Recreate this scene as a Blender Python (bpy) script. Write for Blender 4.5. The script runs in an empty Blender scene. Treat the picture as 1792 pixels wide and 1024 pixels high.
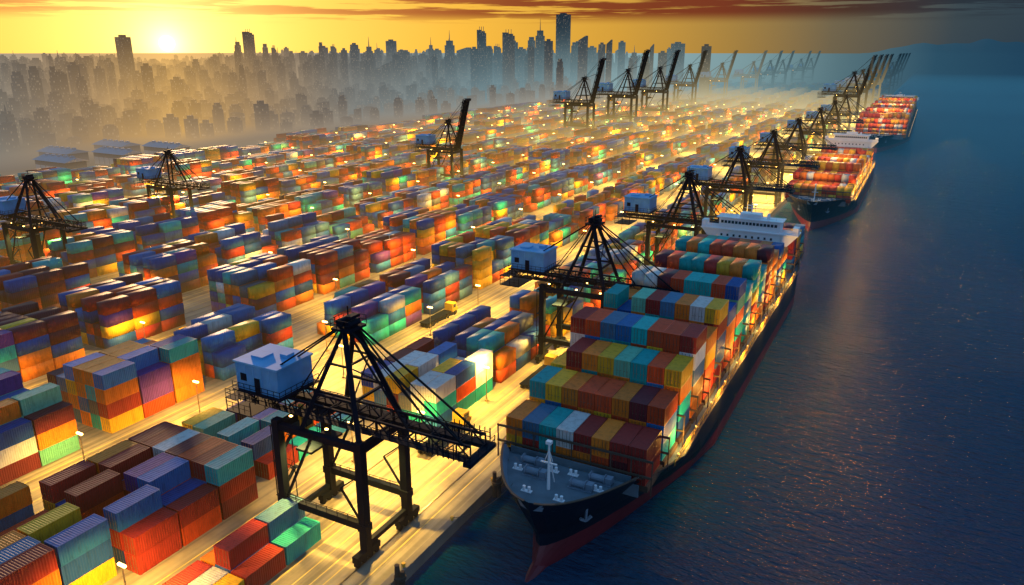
import bpy, math, random
import numpy as np
from mathutils import Vector, Matrix
random.seed(7); np.random.seed(7)
S=bpy.context.scene
C=S.collection
S.view_settings.view_transform='Standard'
S.view_settings.look='None'
S.view_settings.exposure=0
H=60.0; P=math.radians(17.57); YAW=math.radians(28.0); F=1333.0
QX=-48.0; SEA=-1.6
R3=Vector((math.cos(YAW),math.sin(YAW),0)); FH=Vector((-math.sin(YAW),math.cos(YAW),0))
SAZ=YAW+math.radians(23.3); SUN_EL=math.radians(5.5)
sd=Vector((-math.sin(SAZ),math.cos(SAZ),0))

def proj(x,y,z):
    r=x*R3.x+y*R3.y; f=x*FH.x+y*FH.y; u=H-z
    d=f*math.cos(P)+u*math.sin(P)
    if d<1: return None
    up=f*math.sin(P)-u*math.cos(P)
    return (896+F*r/d, 512-F*up/d, d)

# ------------------------------------------------------------ materials
def nodes(name):
    m=bpy.data.materials.new(name); m.use_nodes=True
    nt=m.node_tree; nt.nodes.clear()
    return m,nt
def N(nt,t,**k):
    n=nt.nodes.new(t)
    for a,b in k.items(): setattr(n,a,b)
    return n
def L(nt,a,b): nt.links.new(a,b)
def mathn(nt,op,a,b=None,c=None):
    n=nt.nodes.new('ShaderNodeMath'); n.operation=op
    for i,v in enumerate((a,b,c)):
        if v is None: continue
        if isinstance(v,(int,float)): n.inputs[i].default_value=v
        else: nt.links.new(v,n.inputs[i])
    return n.outputs[0]
def mrange(nt,v,a,b,c=0.0,d=1.0,smooth=False):
    n=nt.nodes.new('ShaderNodeMapRange')
    if smooth: n.interpolation_type='SMOOTHSTEP'
    for k,q in (('From Min',a),('From Max',b),('To Min',c),('To Max',d)): n.inputs[k].default_value=q
    nt.links.new(v,n.inputs['Value']); return n.outputs[0]
def mixc(nt,f,a,b,bt='MIX'):
    n=nt.nodes.new('ShaderNodeMix'); n.data_type='RGBA'; n.blend_type=bt
    for i,v in ((0,f),(6,a),(7,b)):
        if isinstance(v,(int,float)): n.inputs[i].default_value=v
        elif isinstance(v,tuple): n.inputs[i].default_value=(v+(1,))[:4]
        else: nt.links.new(v,n.inputs[i])
    return n.outputs[2]
def ramp(nt,src,pts):
    r=N(nt,'ShaderNodeValToRGB'); e=r.color_ramp.elements
    while len(e)<len(pts): e.new(.5)
    for i,(p,c) in enumerate(pts): e[i].position=p; e[i].color=tuple(c)+(1,)
    L(nt,src,r.inputs[0]); return r.outputs[0]
def mat(name,col,rough=0.6,metal=0.0,dirt=0.35,scale=0.8,spec=0.5):
    m,nt=nodes(name)
    o=N(nt,'ShaderNodeOutputMaterial'); b=N(nt,'ShaderNodeBsdfPrincipled')
    b.inputs['Roughness'].default_value=rough; b.inputs['Metallic'].default_value=metal
    b.inputs['Specular IOR Level'].default_value=spec
    tc=N(nt,'ShaderNodeTexCoord'); n=N(nt,'ShaderNodeTexNoise'); n.inputs['Scale'].default_value=scale; n.inputs['Detail'].default_value=6
    L(nt,tc.outputs['Object'],n.inputs['Vector'])
    f=mathn(nt,'MULTIPLY',mrange(nt,n.outputs['Fac'],.35,.7),dirt)
    c=mixc(nt,f,tuple(col),tuple(x*.35 for x in col))
    L(nt,c,b.inputs['Base Color']); L(nt,b.outputs[0],o.inputs[0])
    return m
def emis(name,col,st):
    m,nt=nodes(name)
    o=N(nt,'ShaderNodeOutputMaterial'); e=N(nt,'ShaderNodeEmission')
    e.inputs[0].default_value=tuple(col)+(1,); e.inputs[1].default_value=st
    L(nt,e.outputs[0],o.inputs[0]); return m
def container_mat(name,mode):
    m,nt=nodes(name)
    o=N(nt,'ShaderNodeOutputMaterial'); b=N(nt,'ShaderNodeBsdfPrincipled')
    b.inputs['Roughness'].default_value=.55; b.inputs['Specular IOR Level'].default_value=.3
    if mode=='obj':
        oi=N(nt,'ShaderNodeObjectInfo'); col=oi.outputs['Color']
    else:
        a=N(nt,'ShaderNodeAttribute'); a.attribute_name='Col'; col=a.outputs['Color']
    g=N(nt,'ShaderNodeNewGeometry')
    n=N(nt,'ShaderNodeTexNoise'); n.inputs['Scale'].default_value=.9; n.inputs['Detail'].default_value=7; n.inputs['Roughness'].default_value=.65
    mp=N(nt,'ShaderNodeMapping'); mp.inputs['Scale'].default_value=(1.6,1.6,.5)
    L(nt,g.outputs['Position'],mp.inputs[0]); L(nt,mp.outputs[0],n.inputs['Vector'])
    r=mrange(nt,n.outputs['Fac'],.48,.72,0,.55)
    dk=mixc(nt,1.0,col,(.38,.33,.29),'MULTIPLY')
    c=mixc(nt,r,col,dk)
    sp=N(nt,'ShaderNodeSeparateXYZ'); L(nt,g.outputs['Position'],sp.inputs[0])
    if mode!='obj':
        w=mathn(nt,'SINE',mathn(nt,'MULTIPLY',mathn(nt,'ADD',sp.outputs[0],sp.outputs[1]),2*math.pi/.45))
        bp=N(nt,'ShaderNodeBump'); bp.inputs['Strength'].default_value=.4; bp.inputs['Distance'].default_value=.04
        L(nt,w,bp.inputs['Height']); L(nt,bp.outputs[0],b.inputs['Normal'])
    L(nt,c,b.inputs['Base Color']); L(nt,b.outputs[0],o.inputs[0])
    return m

M_CO=container_mat('container_paint','obj'); M_CS=container_mat('container_paint_mass','attr')
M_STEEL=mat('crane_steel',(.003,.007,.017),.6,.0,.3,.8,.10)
M_HOUSE=mat('crane_house_paint',(.12,.38,.68),.5,.0,.35,.5,.3)
M_ROOFW=mat('crane_roof_paint',(.16,.46,.76),.6,0,.3,.4,.2)
M_CABLE=mat('crane_cable',(.006,.008,.013),.6,.0,.1,1,.1)
M_GLASS=mat('cab_glass',(.03,.05,.06),.08,0,.0)
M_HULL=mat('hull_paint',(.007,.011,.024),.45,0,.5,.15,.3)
M_BOOT=mat('hull_red',(.16,.012,.018),.5,0,.5,.2)
M_DECK=mat('deck_paint',(.13,.18,.21),.6,0,.5,.5)
M_BULW=mat('bulwark_paint',(.20,.26,.32),.6,0,.4,.4)
M_WHITE=mat('ship_white',(.85,.87,.87),.4,0,.1,.3)
M_RUST=mat('rusty_frame',(.10,.06,.035),.7,0,.5)
M_RUBBER=mat('rubber',(.015,.015,.015),.85,0,.2)
M_POLE=mat('pole_metal',(.5,.36,.16),.4,.3,.2)
M_LAMP=emis('lamp_glow',(1,.54,.12),18)
M_DLAMP=emis('deck_lamp_glow',(1,.5,.1),5)
M_WOOD=mat('pile_wood',(.09,.05,.025),.8,0,.6,2)
M_SHED=mat('shed_roof',(.42,.44,.46),.7,0,.3,.1,.2)
M_SHEDW=mat('shed_wall',(.06,.07,.10),.7,0,.3,.1)
M_ROPE=mat('rope',(.12,.10,.07),.8,0,.2)
M_PAINT=mat('line_paint',(.80,.60,.16),.6,0,.5,.25)
M_CONC=mat('concrete',(.22,.2,.17),.8,0,.4,.4)
M_YEL=mat('yellow_paint',(.65,.38,.03),.5,0,.3)
M_RAIL=mat('rail_steel',(.25,.2,.14),.3,.8,.2)

# ------------------------------------------------------------ mesh builder
class MB:
    def __init__(s): s.v=[]; s.f=[]; s.m=[]
    def box(s,a,b,mi=0):
        x0,y0,z0=a; x1,y1,z1=b; n=len(s.v)
        s.v+=[(x0,y0,z0),(x1,y0,z0),(x1,y1,z0),(x0,y1,z0),(x0,y0,z1),(x1,y0,z1),(x1,y1,z1),(x0,y1,z1)]
        for q in ((0,3,2,1),(4,5,6,7),(0,1,5,4),(1,2,6,5),(2,3,7,6),(3,0,4,7)):
            s.f.append(tuple(n+i for i in q)); s.m.append(mi)
        return s
    def beam(s,p,q,w,h=None,mi=0):
        h=h or w; p=Vector(p); q=Vector(q); d=(q-p)
        if d.length<1e-5: return s
        d.normalize(); up=Vector((0,0,1))
        if abs(d.z)>.95: up=Vector((0,1,0))
        a=d.cross(up).normalized()*(w/2); b=a.cross(d).normalized()*(h/2); n=len(s.v)
        for c in (p,q):
            for k in ((-1,-1),(1,-1),(1,1),(-1,1)): s.v.append(tuple(c+a*k[0]+b*k[1]))
        for f in ((0,1,2,3),(7,6,5,4),(0,4,5,1),(1,5,6,2),(2,6,7,3),(3,7,4,0)):
            s.f.append(tuple(n+i for i in f)); s.m.append(mi)
        return s
    def cyl(s,p,q,r,r2=None,k=10,mi=0):
        r2=r if r2 is None else r2
        p=Vector(p); q=Vector(q); d=(q-p).normalized(); up=Vector((0,0,1))
        if abs(d.z)>.95: up=Vector((0,1,0))
        a=d.cross(up).normalized(); b=a.cross(d).normalized(); n=len(s.v)
        for c,rr in ((p,r),(q,r2)):
            for i in range(k):
                t=2*math.pi*i/k; s.v.append(tuple(c+a*math.cos(t)*rr+b*math.sin(t)*rr))
        for i in range(k):
            j=(i+1)%k; s.f.append((n+i,n+j,n+k+j,n+k+i)); s.m.append(mi)
        s.f.append(tuple(n+i for i in reversed(range(k)))); s.m.append(mi)
        s.f.append(tuple(n+k+i for i in range(k))); s.m.append(mi)
        return s
    def rail(s,p,q,h=1.0,step=1.6,w=.06):
        p=Vector(p); q=Vector(q); l=(q-p).length; n=max(1,int(l/step))
        for i in range(n+1):
            c=p.lerp(q,i/n); s.beam(c,c+Vector((0,0,h)),w)
        for k in (.5,1): s.beam(p+Vector((0,0,h*k)),q+Vector((0,0,h*k)),w)
        return s
    def remap(s,fn): s.v=[fn(v) for v in s.v]; return s
    def mesh(s,name,mats,smooth=False):
        me=bpy.data.meshes.new(name); me.from_pydata(s.v,[],s.f)
        for m in mats: me.materials.append(m)
        me.polygons.foreach_set('material_index',s.m)
        if smooth: me.polygons.foreach_set('use_smooth',[True]*len(me.polygons))
        me.update(); return me
def ob(name,me,parent=None,loc=(0,0,0),**k):
    o=bpy.data.objects.new(name,me); C.objects.link(o); o.location=loc
    if parent: o.parent=parent
    for a,b in k.items(): o[a]=b
    return o
def empty(name,loc,**k):
    o=ob(name,None,None,loc,**k); o.empty_display_size=1; return o
def clone(root,loc,rz=0,sc=1,**k):
    def rec(o,par):
        c=o.copy(); C.objects.link(c)
        if par: c.parent=par
        for ch in o.children: rec(ch,c)
        return c
    c=rec(root,None); c.location=loc; c.rotation_euler[2]=rz; c.scale=(sc,)*3
    for a,b in k.items(): c[a]=b
    return c

# ------------------------------------------------------------ camera
cam=bpy.data.cameras.new('camera'); co=bpy.data.objects.new('camera',cam); C.objects.link(co)
cam.sensor_width=36; cam.lens=36*F/1792; cam.clip_end=60000; cam.clip_start=.5
co.location=(0,0,H); co.rotation_euler=(math.pi/2-P,0,YAW); S.camera=co

# ------------------------------------------------------------ world
W=bpy.data.worlds.new('World'); S.world=W; W.use_nodes=True; nt=W.node_tree; nt.nodes.clear()
wo=N(nt,'ShaderNodeOutputWorld'); bg=N(nt,'ShaderNodeBackground'); L(nt,bg.outputs[0],wo.inputs[0])
tc=N(nt,'ShaderNodeTexCoord'); nm=N(nt,'ShaderNodeVectorMath',operation='NORMALIZE'); L(nt,tc.outputs['Generated'],nm.inputs[0])
sp=N(nt,'ShaderNodeSeparateXYZ'); L(nt,nm.outputs[0],sp.inputs[0])
flat=N(nt,'ShaderNodeCombineXYZ'); L(nt,sp.outputs[0],flat.inputs[0]); L(nt,sp.outputs[1],flat.inputs[1])
fn=N(nt,'ShaderNodeVectorMath',operation='NORMALIZE'); L(nt,flat.outputs[0],fn.inputs[0])
dt=N(nt,'ShaderNodeVectorMath',operation='DOT_PRODUCT'); L(nt,fn.outputs[0],dt.inputs[0]); dt.inputs[1].default_value=sd
az=mathn(nt,'ARCCOSINE',mathn(nt,'MULTIPLY',dt.outputs['Value'],.99999))
azn=mathn(nt,'DIVIDE',az,math.pi)
hor=ramp(nt,azn,[(0,(1.0,.68,.14)),(.05,(1.0,.60,.08)),(.11,(.90,.47,.045)),(.17,(.64,.33,.04)),(.215,(.36,.21,.05)),(.25,(.15,.12,.07)),(.29,(.03,.055,.075)),(.33,(.010,.035,.065)),(.6,(.10,.16,.28)),(1,(.22,.29,.46))])
upc=ramp(nt,azn,[(0,(.62,.42,.30)),(.07,(.24,.38,.50)),(.17,(.12,.44,.70)),(.25,(.15,.68,1.0)),(.32,(.10,.50,.86)),(.42,(.03,.20,.45)),(.6,(.08,.23,.46)),(1,(.38,.50,.74))])
zen=(.10,.24,.50)
el=sp.outputs[2]
f1=mrange(nt,el,.062,.15,smooth=True); f2=mrange(nt,el,.30,.70,smooth=True)
c=mixc(nt,f1,hor,upc); c=mixc(nt,f2,c,zen)
mp=N(nt,'ShaderNodeMapping'); mp.inputs['Scale'].default_value=(2.0,2.0,46); mp.inputs['Location'].default_value=(.35,.1,.2); L(nt,nm.outputs[0],mp.inputs[0])
cn=N(nt,'ShaderNodeTexNoise'); cn.inputs['Scale'].default_value=2.2; cn.inputs['Detail'].default_value=8; cn.inputs['Roughness'].default_value=.6; L(nt,mp.outputs[0],cn.inputs['Vector'])
cr=mrange(nt,cn.outputs['Fac'],.44,.51,smooth=True)
ce=mathn(nt,'MULTIPLY',mrange(nt,el,.030,.046,smooth=True),mrange(nt,el,.08,.14,1,0,smooth=True))
ccol=ramp(nt,azn,[(0,(.70,.24,.03)),(.07,(.42,.08,.012)),(.13,(.22,.020,.006)),(.21,(.16,.016,.008)),(.255,(.05,.018,.016)),(.29,(.010,.022,.04)),(1,(.1,.12,.18))])
cf=mathn(nt,'MULTIPLY',mathn(nt,'MULTIPLY',cr,ce),.96)
c=mixc(nt,cf,c,ccol)
sdv=Vector((sd.x,sd.y,math.tan(math.radians(.5)))).normalized()
d3=N(nt,'ShaderNodeVectorMath',operation='DOT_PRODUCT'); L(nt,nm.outputs[0],d3.inputs[0]); d3.inputs[1].default_value=sdv
ang=mathn(nt,'ARCCOSINE',mathn(nt,'MINIMUM',d3.outputs['Value'],.9999999))
g1=mathn(nt,'EXPONENT',mathn(nt,'MULTIPLY',ang,-1/math.radians(5.0)))
g0=mathn(nt,'EXPONENT',mathn(nt,'MULTIPLY',ang,-1/math.radians(.9)))
g2=mrange(nt,ang,math.radians(.36),math.radians(.5),1,0)
c=mixc(nt,1.0,c,mixc(nt,g1,(0,0,0),(1.4,.95,.28)),'ADD')
c=mixc(nt,1.0,c,mixc(nt,g0,(0,0,0),(1.8,1.5,.9)),'ADD')
c=mixc(nt,1.0,c,mixc(nt,g2,(0,0,0),(8,7,4)),'ADD')
sky=N(nt,'ShaderNodeTexSky'); sky.sky_type='NISHITA'; sky.sun_disc=False; sky.sun_elevation=SUN_EL; sky.sun_rotation=-SAZ
c=mixc(nt,.003,c,sky.outputs[0],'ADD')
L(nt,c,bg.inputs[0]); bg.inputs[1].default_value=1.0
sl=bpy.data.lights.new('sun','SUN'); sl.energy=2.4; sl.angle=math.radians(.6); sl.color=(1,.60,.28)
so=bpy.data.objects.new('sun',sl); C.objects.link(so)
tov=-Vector((sd.x*math.cos(SUN_EL),sd.y*math.cos(SUN_EL),math.sin(SUN_EL)))
so.rotation_euler=tov.to_track_quat('-Z','Y').to_euler()

# ------------------------------------------------------------ ground, sea, quay
m,nt=nodes('ground_mat'); o=N(nt,'ShaderNodeOutputMaterial'); b=N(nt,'ShaderNodeBsdfPrincipled')
g=N(nt,'ShaderNodeNewGeometry'); spx=N(nt,'ShaderNodeSeparateXYZ'); L(nt,g.outputs['Position'],spx.inputs[0])
n1=N(nt,'ShaderNodeTexNoise'); n1.inputs['Scale'].default_value=.09; n1.inputs['Detail'].default_value=10; n1.inputs['Roughness'].default_value=.65; L(nt,g.outputs['Position'],n1.inputs['Vector'])
mp=N(nt,'ShaderNodeMapping'); mp.inputs['Scale'].default_value=(1.1,.012,1); L(nt,g.outputs['Position'],mp.inputs[0])
n2=N(nt,'ShaderNodeTexNoise'); n2.inputs['Scale'].default_value=1; n2.inputs['Detail'].default_value=4; L(nt,mp.outputs[0],n2.inputs['Vector'])
cc=ramp(nt,n1.outputs['Fac'],[(.3,(.14,.12,.09)),(.5,(.26,.23,.17)),(.7,(.38,.34,.24))])
st=ramp(nt,n2.outputs['Fac'],[(.38,(.5,.5,.5)),(.5,(1,1,1)),(.64,(1.35,1.3,1.15))])
cc=mixc(nt,.8,cc,st,'MULTIPLY')
cm=mrange(nt,spx.outputs[0],-380,-420)
cc=mixc(nt,cm,cc,(.03,.033,.035))
L(nt,cc,b.inputs['Base Color']); L(nt,mrange(nt,cm,0,1,.5,1),b.inputs['Roughness']); L(nt,mrange(nt,cm,0,1,.5,.05),b.inputs['Specular IOR Level']); L(nt,b.outputs[0],o.inputs[0]); M_GROUND=m
gb=MB(); gb.v=[(-25000,-300,0),(QX,-300,0),(QX,25000,0),(-25000,25000,0)]; gb.f=[(0,1,2,3)]; gb.m=[0]
ob('ground',gb.mesh('ground',[M_GROUND]),kind='structure')
ob('quay_wall',MB().box((QX-.9,-300,-8),(QX+.02,6000,-.02)).box((QX-.9,-300,-.01),(QX+.02,6000,.14)).mesh('quay_wall',[M_CONC]),kind='structure')
m,nt=nodes('water'); o=N(nt,'ShaderNodeOutputMaterial'); b=N(nt,'ShaderNodeBsdfPrincipled')
b.inputs['Base Color'].default_value=(.001,.048,.115,1); b.inputs['Roughness'].default_value=.09; b.inputs['IOR'].default_value=1.36
g=N(nt,'ShaderNodeNewGeometry')
mp=N(nt,'ShaderNodeMapping'); mp.inputs['Scale'].default_value=(.55,1.5,1); mp.inputs['Rotation'].default_value=(0,0,.5); L(nt,g.outputs['Position'],mp.inputs[0])
n1=N(nt,'ShaderNodeTexNoise'); n1.inputs['Scale'].default_value=.7; n1.inputs['Detail'].default_value=6; n1.inputs['Roughness'].default_value=.6; L(nt,mp.outputs[0],n1.inputs['Vector'])
n2=N(nt,'ShaderNodeTexNoise'); n2.inputs['Scale'].default_value=.16; n2.inputs['Detail'].default_value=4; L(nt,mp.outputs[0],n2.inputs['Vector'])
hh=mathn(nt,'ADD',mathn(nt,'MULTIPLY',n1.outputs['Fac'],1.7),mathn(nt,'MULTIPLY',n2.outputs['Fac'],2.0))
bp=N(nt,'ShaderNodeBump'); bp.inputs['Strength'].default_value=1.0; bp.inputs['Distance'].default_value=1.15; L(nt,hh,bp.inputs['Height']); L(nt,bp.outputs[0],b.inputs['Normal'])
L(nt,b.outputs[0],o.inputs[0]); M_WATER=m
gb=MB(); gb.v=[(QX-3,-2000,SEA),(30000,-2000,SEA),(30000,30000,SEA),(QX-3,30000,SEA)]; gb.f=[(0,1,2,3)]; gb.m=[0]
ob('water',gb.mesh('water',[M_WATER]),kind='structure')
pl=MB()
def strip(x,w,y0,y1,z=.012): pl.box((x-w/2,y0,z-.008),(x+w/2,y1,z))
for x in (-51.2,-55,-56.4,-58.2,-60.4,-62.2,-70.5,-72.5): strip(x,.16,-100,1500)
for e in range(10):
    for dx in (3.5,6,8.5,11,14):
        if e>0: strip(-64-33.5*e+dx,.14,118,900)
for x in (-94.5,-96.5,-99.5,-102.5,-105.5,-108.5,-132,-135,-138,-141,-166,-170,-174): strip(x,.15,-60,112)
ob('lane_marking',pl.mesh('lane_marking',[M_PAINT]),kind='structure')
rl=MB()
for x in (-53.3,-66.4): rl.box((x-.09,-100,0.0),(x+.09,1500,.09))
ob('crane_rail',rl.mesh('crane_rail',[M_RAIL]),kind='structure')
bm=MB().cyl((0,0,.14),(0,0,.5),.2,.16).cyl((0,0,.5),(0,0,.68),.3,.26)
bm=bm.mesh('bollard',[M_YEL])
for i in range(26):
    ob('bollard',bm,None,(QX-.45,52+i*11,0),label='stubby yellow mooring bollard on the quay edge',category='bollard',group='bollards along the quay edge')
pm=MB().cyl((0,0,-6),(0,0,2.4),.35,.3).cyl((.6,.2,-6),(.6,.2,1.6),.33,.28).cyl((.3,.1,.6),(.3,.1,.9),.75,.75,14).mesh('mooring_pile',[M_WOOD])
for y in (84,60.5): ob('mooring_pile',pm,None,(QX+.5,y,0),label='dark wooden mooring piles lashed together beside the quay',category='mooring pile',group='mooring piles by the quay')

# ------------------------------------------------------------ cranes
def zg(z):
    if z<=5.2: return z
    if z<=16.2: return 5.2+(z-5.2)*(9.0/11.0)
    if z<=24.7: return z-2
    if z<=29.2: return 22.7+(z-24.7)*(6.5/4.5)
    return z
def lo_(v): return (v[0],v[1],zg(v[2]))
def make_crane(name,raise_deg,loc,rz=0,sc=1,lights=True,blen=13.0,**k):
    root=empty(name,loc,**k); root.rotation_euler[2]=rz; root.scale=(sc,)*3
    X0,X1,Y0=-6.5,6.5,4.3; T=18.2
    def part(nm,mb,mats): return ob(nm,mb.remap(lo_).mesh(nm,mats),root)
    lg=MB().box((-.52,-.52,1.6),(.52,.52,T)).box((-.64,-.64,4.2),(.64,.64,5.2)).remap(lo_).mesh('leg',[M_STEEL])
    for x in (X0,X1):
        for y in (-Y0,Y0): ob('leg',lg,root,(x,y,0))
    bg_=MB().box((-.45,-2.2,.75),(.45,2.2,1.6))
    for y in (-1.8,-.6,.6,1.8): bg_.cyl((-.25,y,.45),(.25,y,.45),.42,k=12)
    bgm=bg_.mesh('bogie',[M_STEEL])
    for x in (X0,X1):
        for y in (-Y0,Y0): ob('bogie',bgm,root,(x,y,0))
    sb=MB()
    for y in (-Y0,Y0):
        sb.box((X0+.6,y-.42,4.25),(X1-.6,y+.42,5.15))
        sb.box((X0+.5,y-.42,16.9),(X1-.5,y+.42,17.7))
        sb.beam((X0+.4,y,5),(-1,y,16.9),.28); sb.beam((X1-.4,y,5),(X1-3.4,y,10),.22); sb.beam((X1-3.4,y,10),(X1-.4,y,13),.18)
        sb.rail((X0+.6,y-.35,5.15),(X1-.6,y-.35,5.15))
    for x in (X0,X1):
        sb.box((x-.4,-Y0+.5,16.6),(x+.4,Y0-.5,17.6)); sb.box((x-.3,-Y0+.5,1.9),(x+.3,Y0-.5,2.5))
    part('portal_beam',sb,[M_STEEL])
    stt=MB()
    for i in range(5):
        z=2+i*3; s_=1 if i%2 else -1
        stt.beam((X0-.9,-s_*1.4-2.6,z),(X0-.9,s_*1.4-2.6,z+3),.5,.12); stt.beam((X0-1.1,-s_*1.4-2.6,z+1),(X0-1.1,s_*1.4-2.6,z+4),.06)
        stt.box((X0-1.3,s_*1.4-3.1,z+2.95),(X0-.5,s_*1.4-2.1,z+3.05))
    stt.beam((X0-1.25,-4.3,1),(X0-1.25,-4.3,17),.1); stt.beam((X0-1.25,-.9,1),(X0-1.25,-.9,17),.1)
    part('stair',stt,[M_STEEL])
    def truss(x0,x1,zb=18.3,zt=19.9,yy=1.7,step=1.7):
        t=MB(); n=max(2,int(abs(x1-x0)/step))
        for y in (-yy,yy):
            t.beam((x0,y,zb),(x1,y,zb),.42,.5); t.beam((x0,y,zt),(x1,y,zt),.26)
            for i in range(n+1):
                x=x0+(x1-x0)*i/n; t.beam((x,y,zb),(x,y,zt),.13)
                if i<n:
                    xn=x0+(x1-x0)*(i+1)/n; t.beam((x,y,zb if i%2 else zt),(xn,y,zt if i%2 else zb),.13)
            s=1 if y>0 else -1
            t.box((x0,min(y+s*.25,y+s*1.1),zb+.15),(x1,max(y+s*.25,y+s*1.1),zb+.22)); t.rail((x0,y+s*1.05,zb+.2),(x1,y+s*1.05,zb+.2),1.1,1.2,.07)
        for i in range(0,n+1,2):
            x=x0+(x1-x0)*i/n; t.beam((x,-yy,zb),(x,yy,zb),.18); t.beam((x,-yy,zt),(x,yy,zt),.12)
            if i+1<=n: t.beam((x,-yy,zt),(x0+(x1-x0)*(i+1)/n,yy,zt),.08)
        return t
    gd=truss(-14.7,7)
    for y in (-3,3):
        gd.rail((-16.8,y,18.4),(-11.5,y,18.4),1.2,.8); gd.rail((-16.8,y,16.6),(-12.5,y,16.6),1.2,.9); gd.beam((-16.8,y,16.4),(-12.5,y,16.4),.16)
        for x in (-16.8,-14.6,-12.5): gd.beam((x,y,16.4),(x,y,18.4),.1)
    gd.box((-16.9,-3.1,18.25),(-14.8,3.1,18.35)); gd.box((-16.9,-3.1,16.35),(-12.5,3.1,16.45)); gd.rail((-16.8,-3,18.4),(-16.8,3,18.4))
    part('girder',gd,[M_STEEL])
    bt=truss(0,blen)
    for x in np.arange(blen-5,blen+.1,.7): bt.beam((x,-2.9,18.4),(x,-2.9,20.2+.5*math.sin(x*3)),.1); bt.beam((x,2.9,18.4),(x,2.9,20.1),.1)
    bt.box((blen-.3,-2.9,17.9),(blen+.7,2.9,18.4)); bt.rail((blen+.6,-2.8,18.4),(blen+.6,2.8,18.4))
    bt.remap(lambda v:(v[0],v[1]*(1.0 if raise_deg<20 else .8),v[2]-18.6))
    if raise_deg>20: bt.box((0,-1.3,-.4),(blen,-1.1,.9)); bt.box((0,1.1,-.4),(blen,1.3,.9))
    bo=ob('boom',bt.mesh('boom',[M_STEEL]),root,(7.2,0,16.6)); bo.rotation_euler[1]=-math.radians(raise_deg)
    AZ=28.6
    ap=Vector((2.4,0,AZ))
    a=MB()
    for y in (-1,1):
        A=ap+Vector((0,y*.9,0))
        a.beam((X1,y*Y0,15.6),A,.6,.6); a.beam((-2.6,y*Y0,15.6),A,.5,.5)
        a.beam((X1-1.6,y*(Y0-1.2),20.4),(-.6,y*(Y0-1.2),20.4),.3)
        a.beam((X1-2.9,y*2.3,24.4),(1.0,y*2.3,24.4),.22)
    a.beam((X1-1.6,-3,20.4),(X1-1.6,3,20.4),.3); a.beam((3.6,-2.1,24.4),(3.6,2.1,24.4),.22); a.beam((X1-1.8,-3,20.4),(3.6,2.1,24.4),.14); a.beam((X1-1.8,3,20.4),(3.6,-2.1,24.4),.14)
    a.box((1.0,-1.6,AZ-.2),(3.8,1.6,AZ+.1)); a.rail((1.0,-1.6,AZ+.1),(3.8,-1.6,AZ+.1),1.1,.7); a.rail((1.0,1.6,AZ+.1),(3.8,1.6,AZ+.1),1.1,.7); a.rail((1.0,-1.6,AZ+.1),(1.0,1.6,AZ+.1),1.1,.7)
    a.cyl((2.0,-1.2,AZ+.7),(2.0,1.2,AZ+.7),.55,k=14); a.cyl((3.1,-1,AZ+.55),(3.1,1,AZ+.55),.4,k=12); a.beam((2.4,0,AZ),(2.4,0,AZ+2.6),.12)
    a.box((2.7,-.8,AZ+1.2),(3.5,.8,AZ+1.6))
    ob('apex_frame',a.mesh('apex_frame',[M_STEEL]),root)
    th=math.radians(raise_deg)
    def bp_(d,y,dz=1.3): return Vector((7.2+d*math.cos(th)-dz*math.sin(th),y,16.6+d*math.sin(th)+dz*math.cos(th)))
    for y in (-1,1):
        cb=MB()
        for d in (4.5,blen-1): cb.beam(ap+Vector((0,y*.8,.4)),bp_(d,y*1.7),.2 if raise_deg<20 else .12)
        cb.beam(ap+Vector((0,y*.5,.6)),bp_(blen*.66,y*1.2),.10)
        cb.beam(ap+Vector((-.3,y*.8,.4)),(-14,y*2,17.9),.2); cb.beam(ap+Vector((-.3,y*.8,.4)),(-6.0,y*1.6,17.9),.14)
        ob('stay_cable',cb.mesh('stay_cable',[M_CABLE]),root)
    h=MB().box((-14.2,-3.1,20.3),(-7.0,3.1,24.0)).box((-14.4,-3.3,24.0),(-6.8,3.3,24.22),1)
    for i in range(5): h.box((-14.0+i*1.4,-3.16,20.6),(-13.9+i*1.4,-3.1,23.8),1)
    h.box((-13,-1.5,24.22),(-11,.5,24.5),1).box((-9.6,.2,24.22),(-8.4,1.6,24.7),1).box((-11,-3.18,20.3),(-10.1,-3.1,22.3),2).box((-13.4,-3.18,21.6),(-12.4,-3.1,22.6),2)
    h.box((-14.6,-3.6,20.1),(-6.4,3.6,20.29),2)
    part('machinery_house',h,[M_HOUSE,M_ROOFW,M_STEEL])
    rr=MB().rail((-14.6,-3.55,20.3),(-6.4,-3.55,20.3),1.05,1).rail((-6.4,-3.55,20.3),(-6.4,3.55,20.3),1.05,1)
    part('railing',rr,[M_STEEL])
    t=MB().box((-5.4,-1.5,17.5),(-2.2,1.5,18.0))
    for x in (-4.9,-2.7):
        for y in (-1,1): t.beam((x,y,17.5),(x,y*.9,13.9),.07)
    t.box((-5,-.9,13.3),(-2.6,.9,13.9)); t.box((-5.1,-3,12.9),(-2.5,3,13.3))
    part('trolley',t,[M_STEEL])
    cbm=MB().box((-7.6,-1.1,14.6),(-5.7,1.1,17.3)).box((-5.72,-.9,15.2),(-5.6,.9,16.9),1).box((-7.4,-1.16,15.3),(-5.9,-1.1,16.7),1).beam((-6.6,0,17.3),(-6.6,0,18.3),.5)
    part('operator_cab',cbm,[M_YEL,M_GLASS])
    for p in [(-6,-2.4,17.9),(0,-2.6,17.6),(5,-2.6,17.6),(0,2.6,17.6)]:
        part('floodlight',MB().box((p[0]-.18,p[1]-.13,p[2]-.13),(p[0]+.18,p[1]+.13,p[2])),[M_LAMP])
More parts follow.
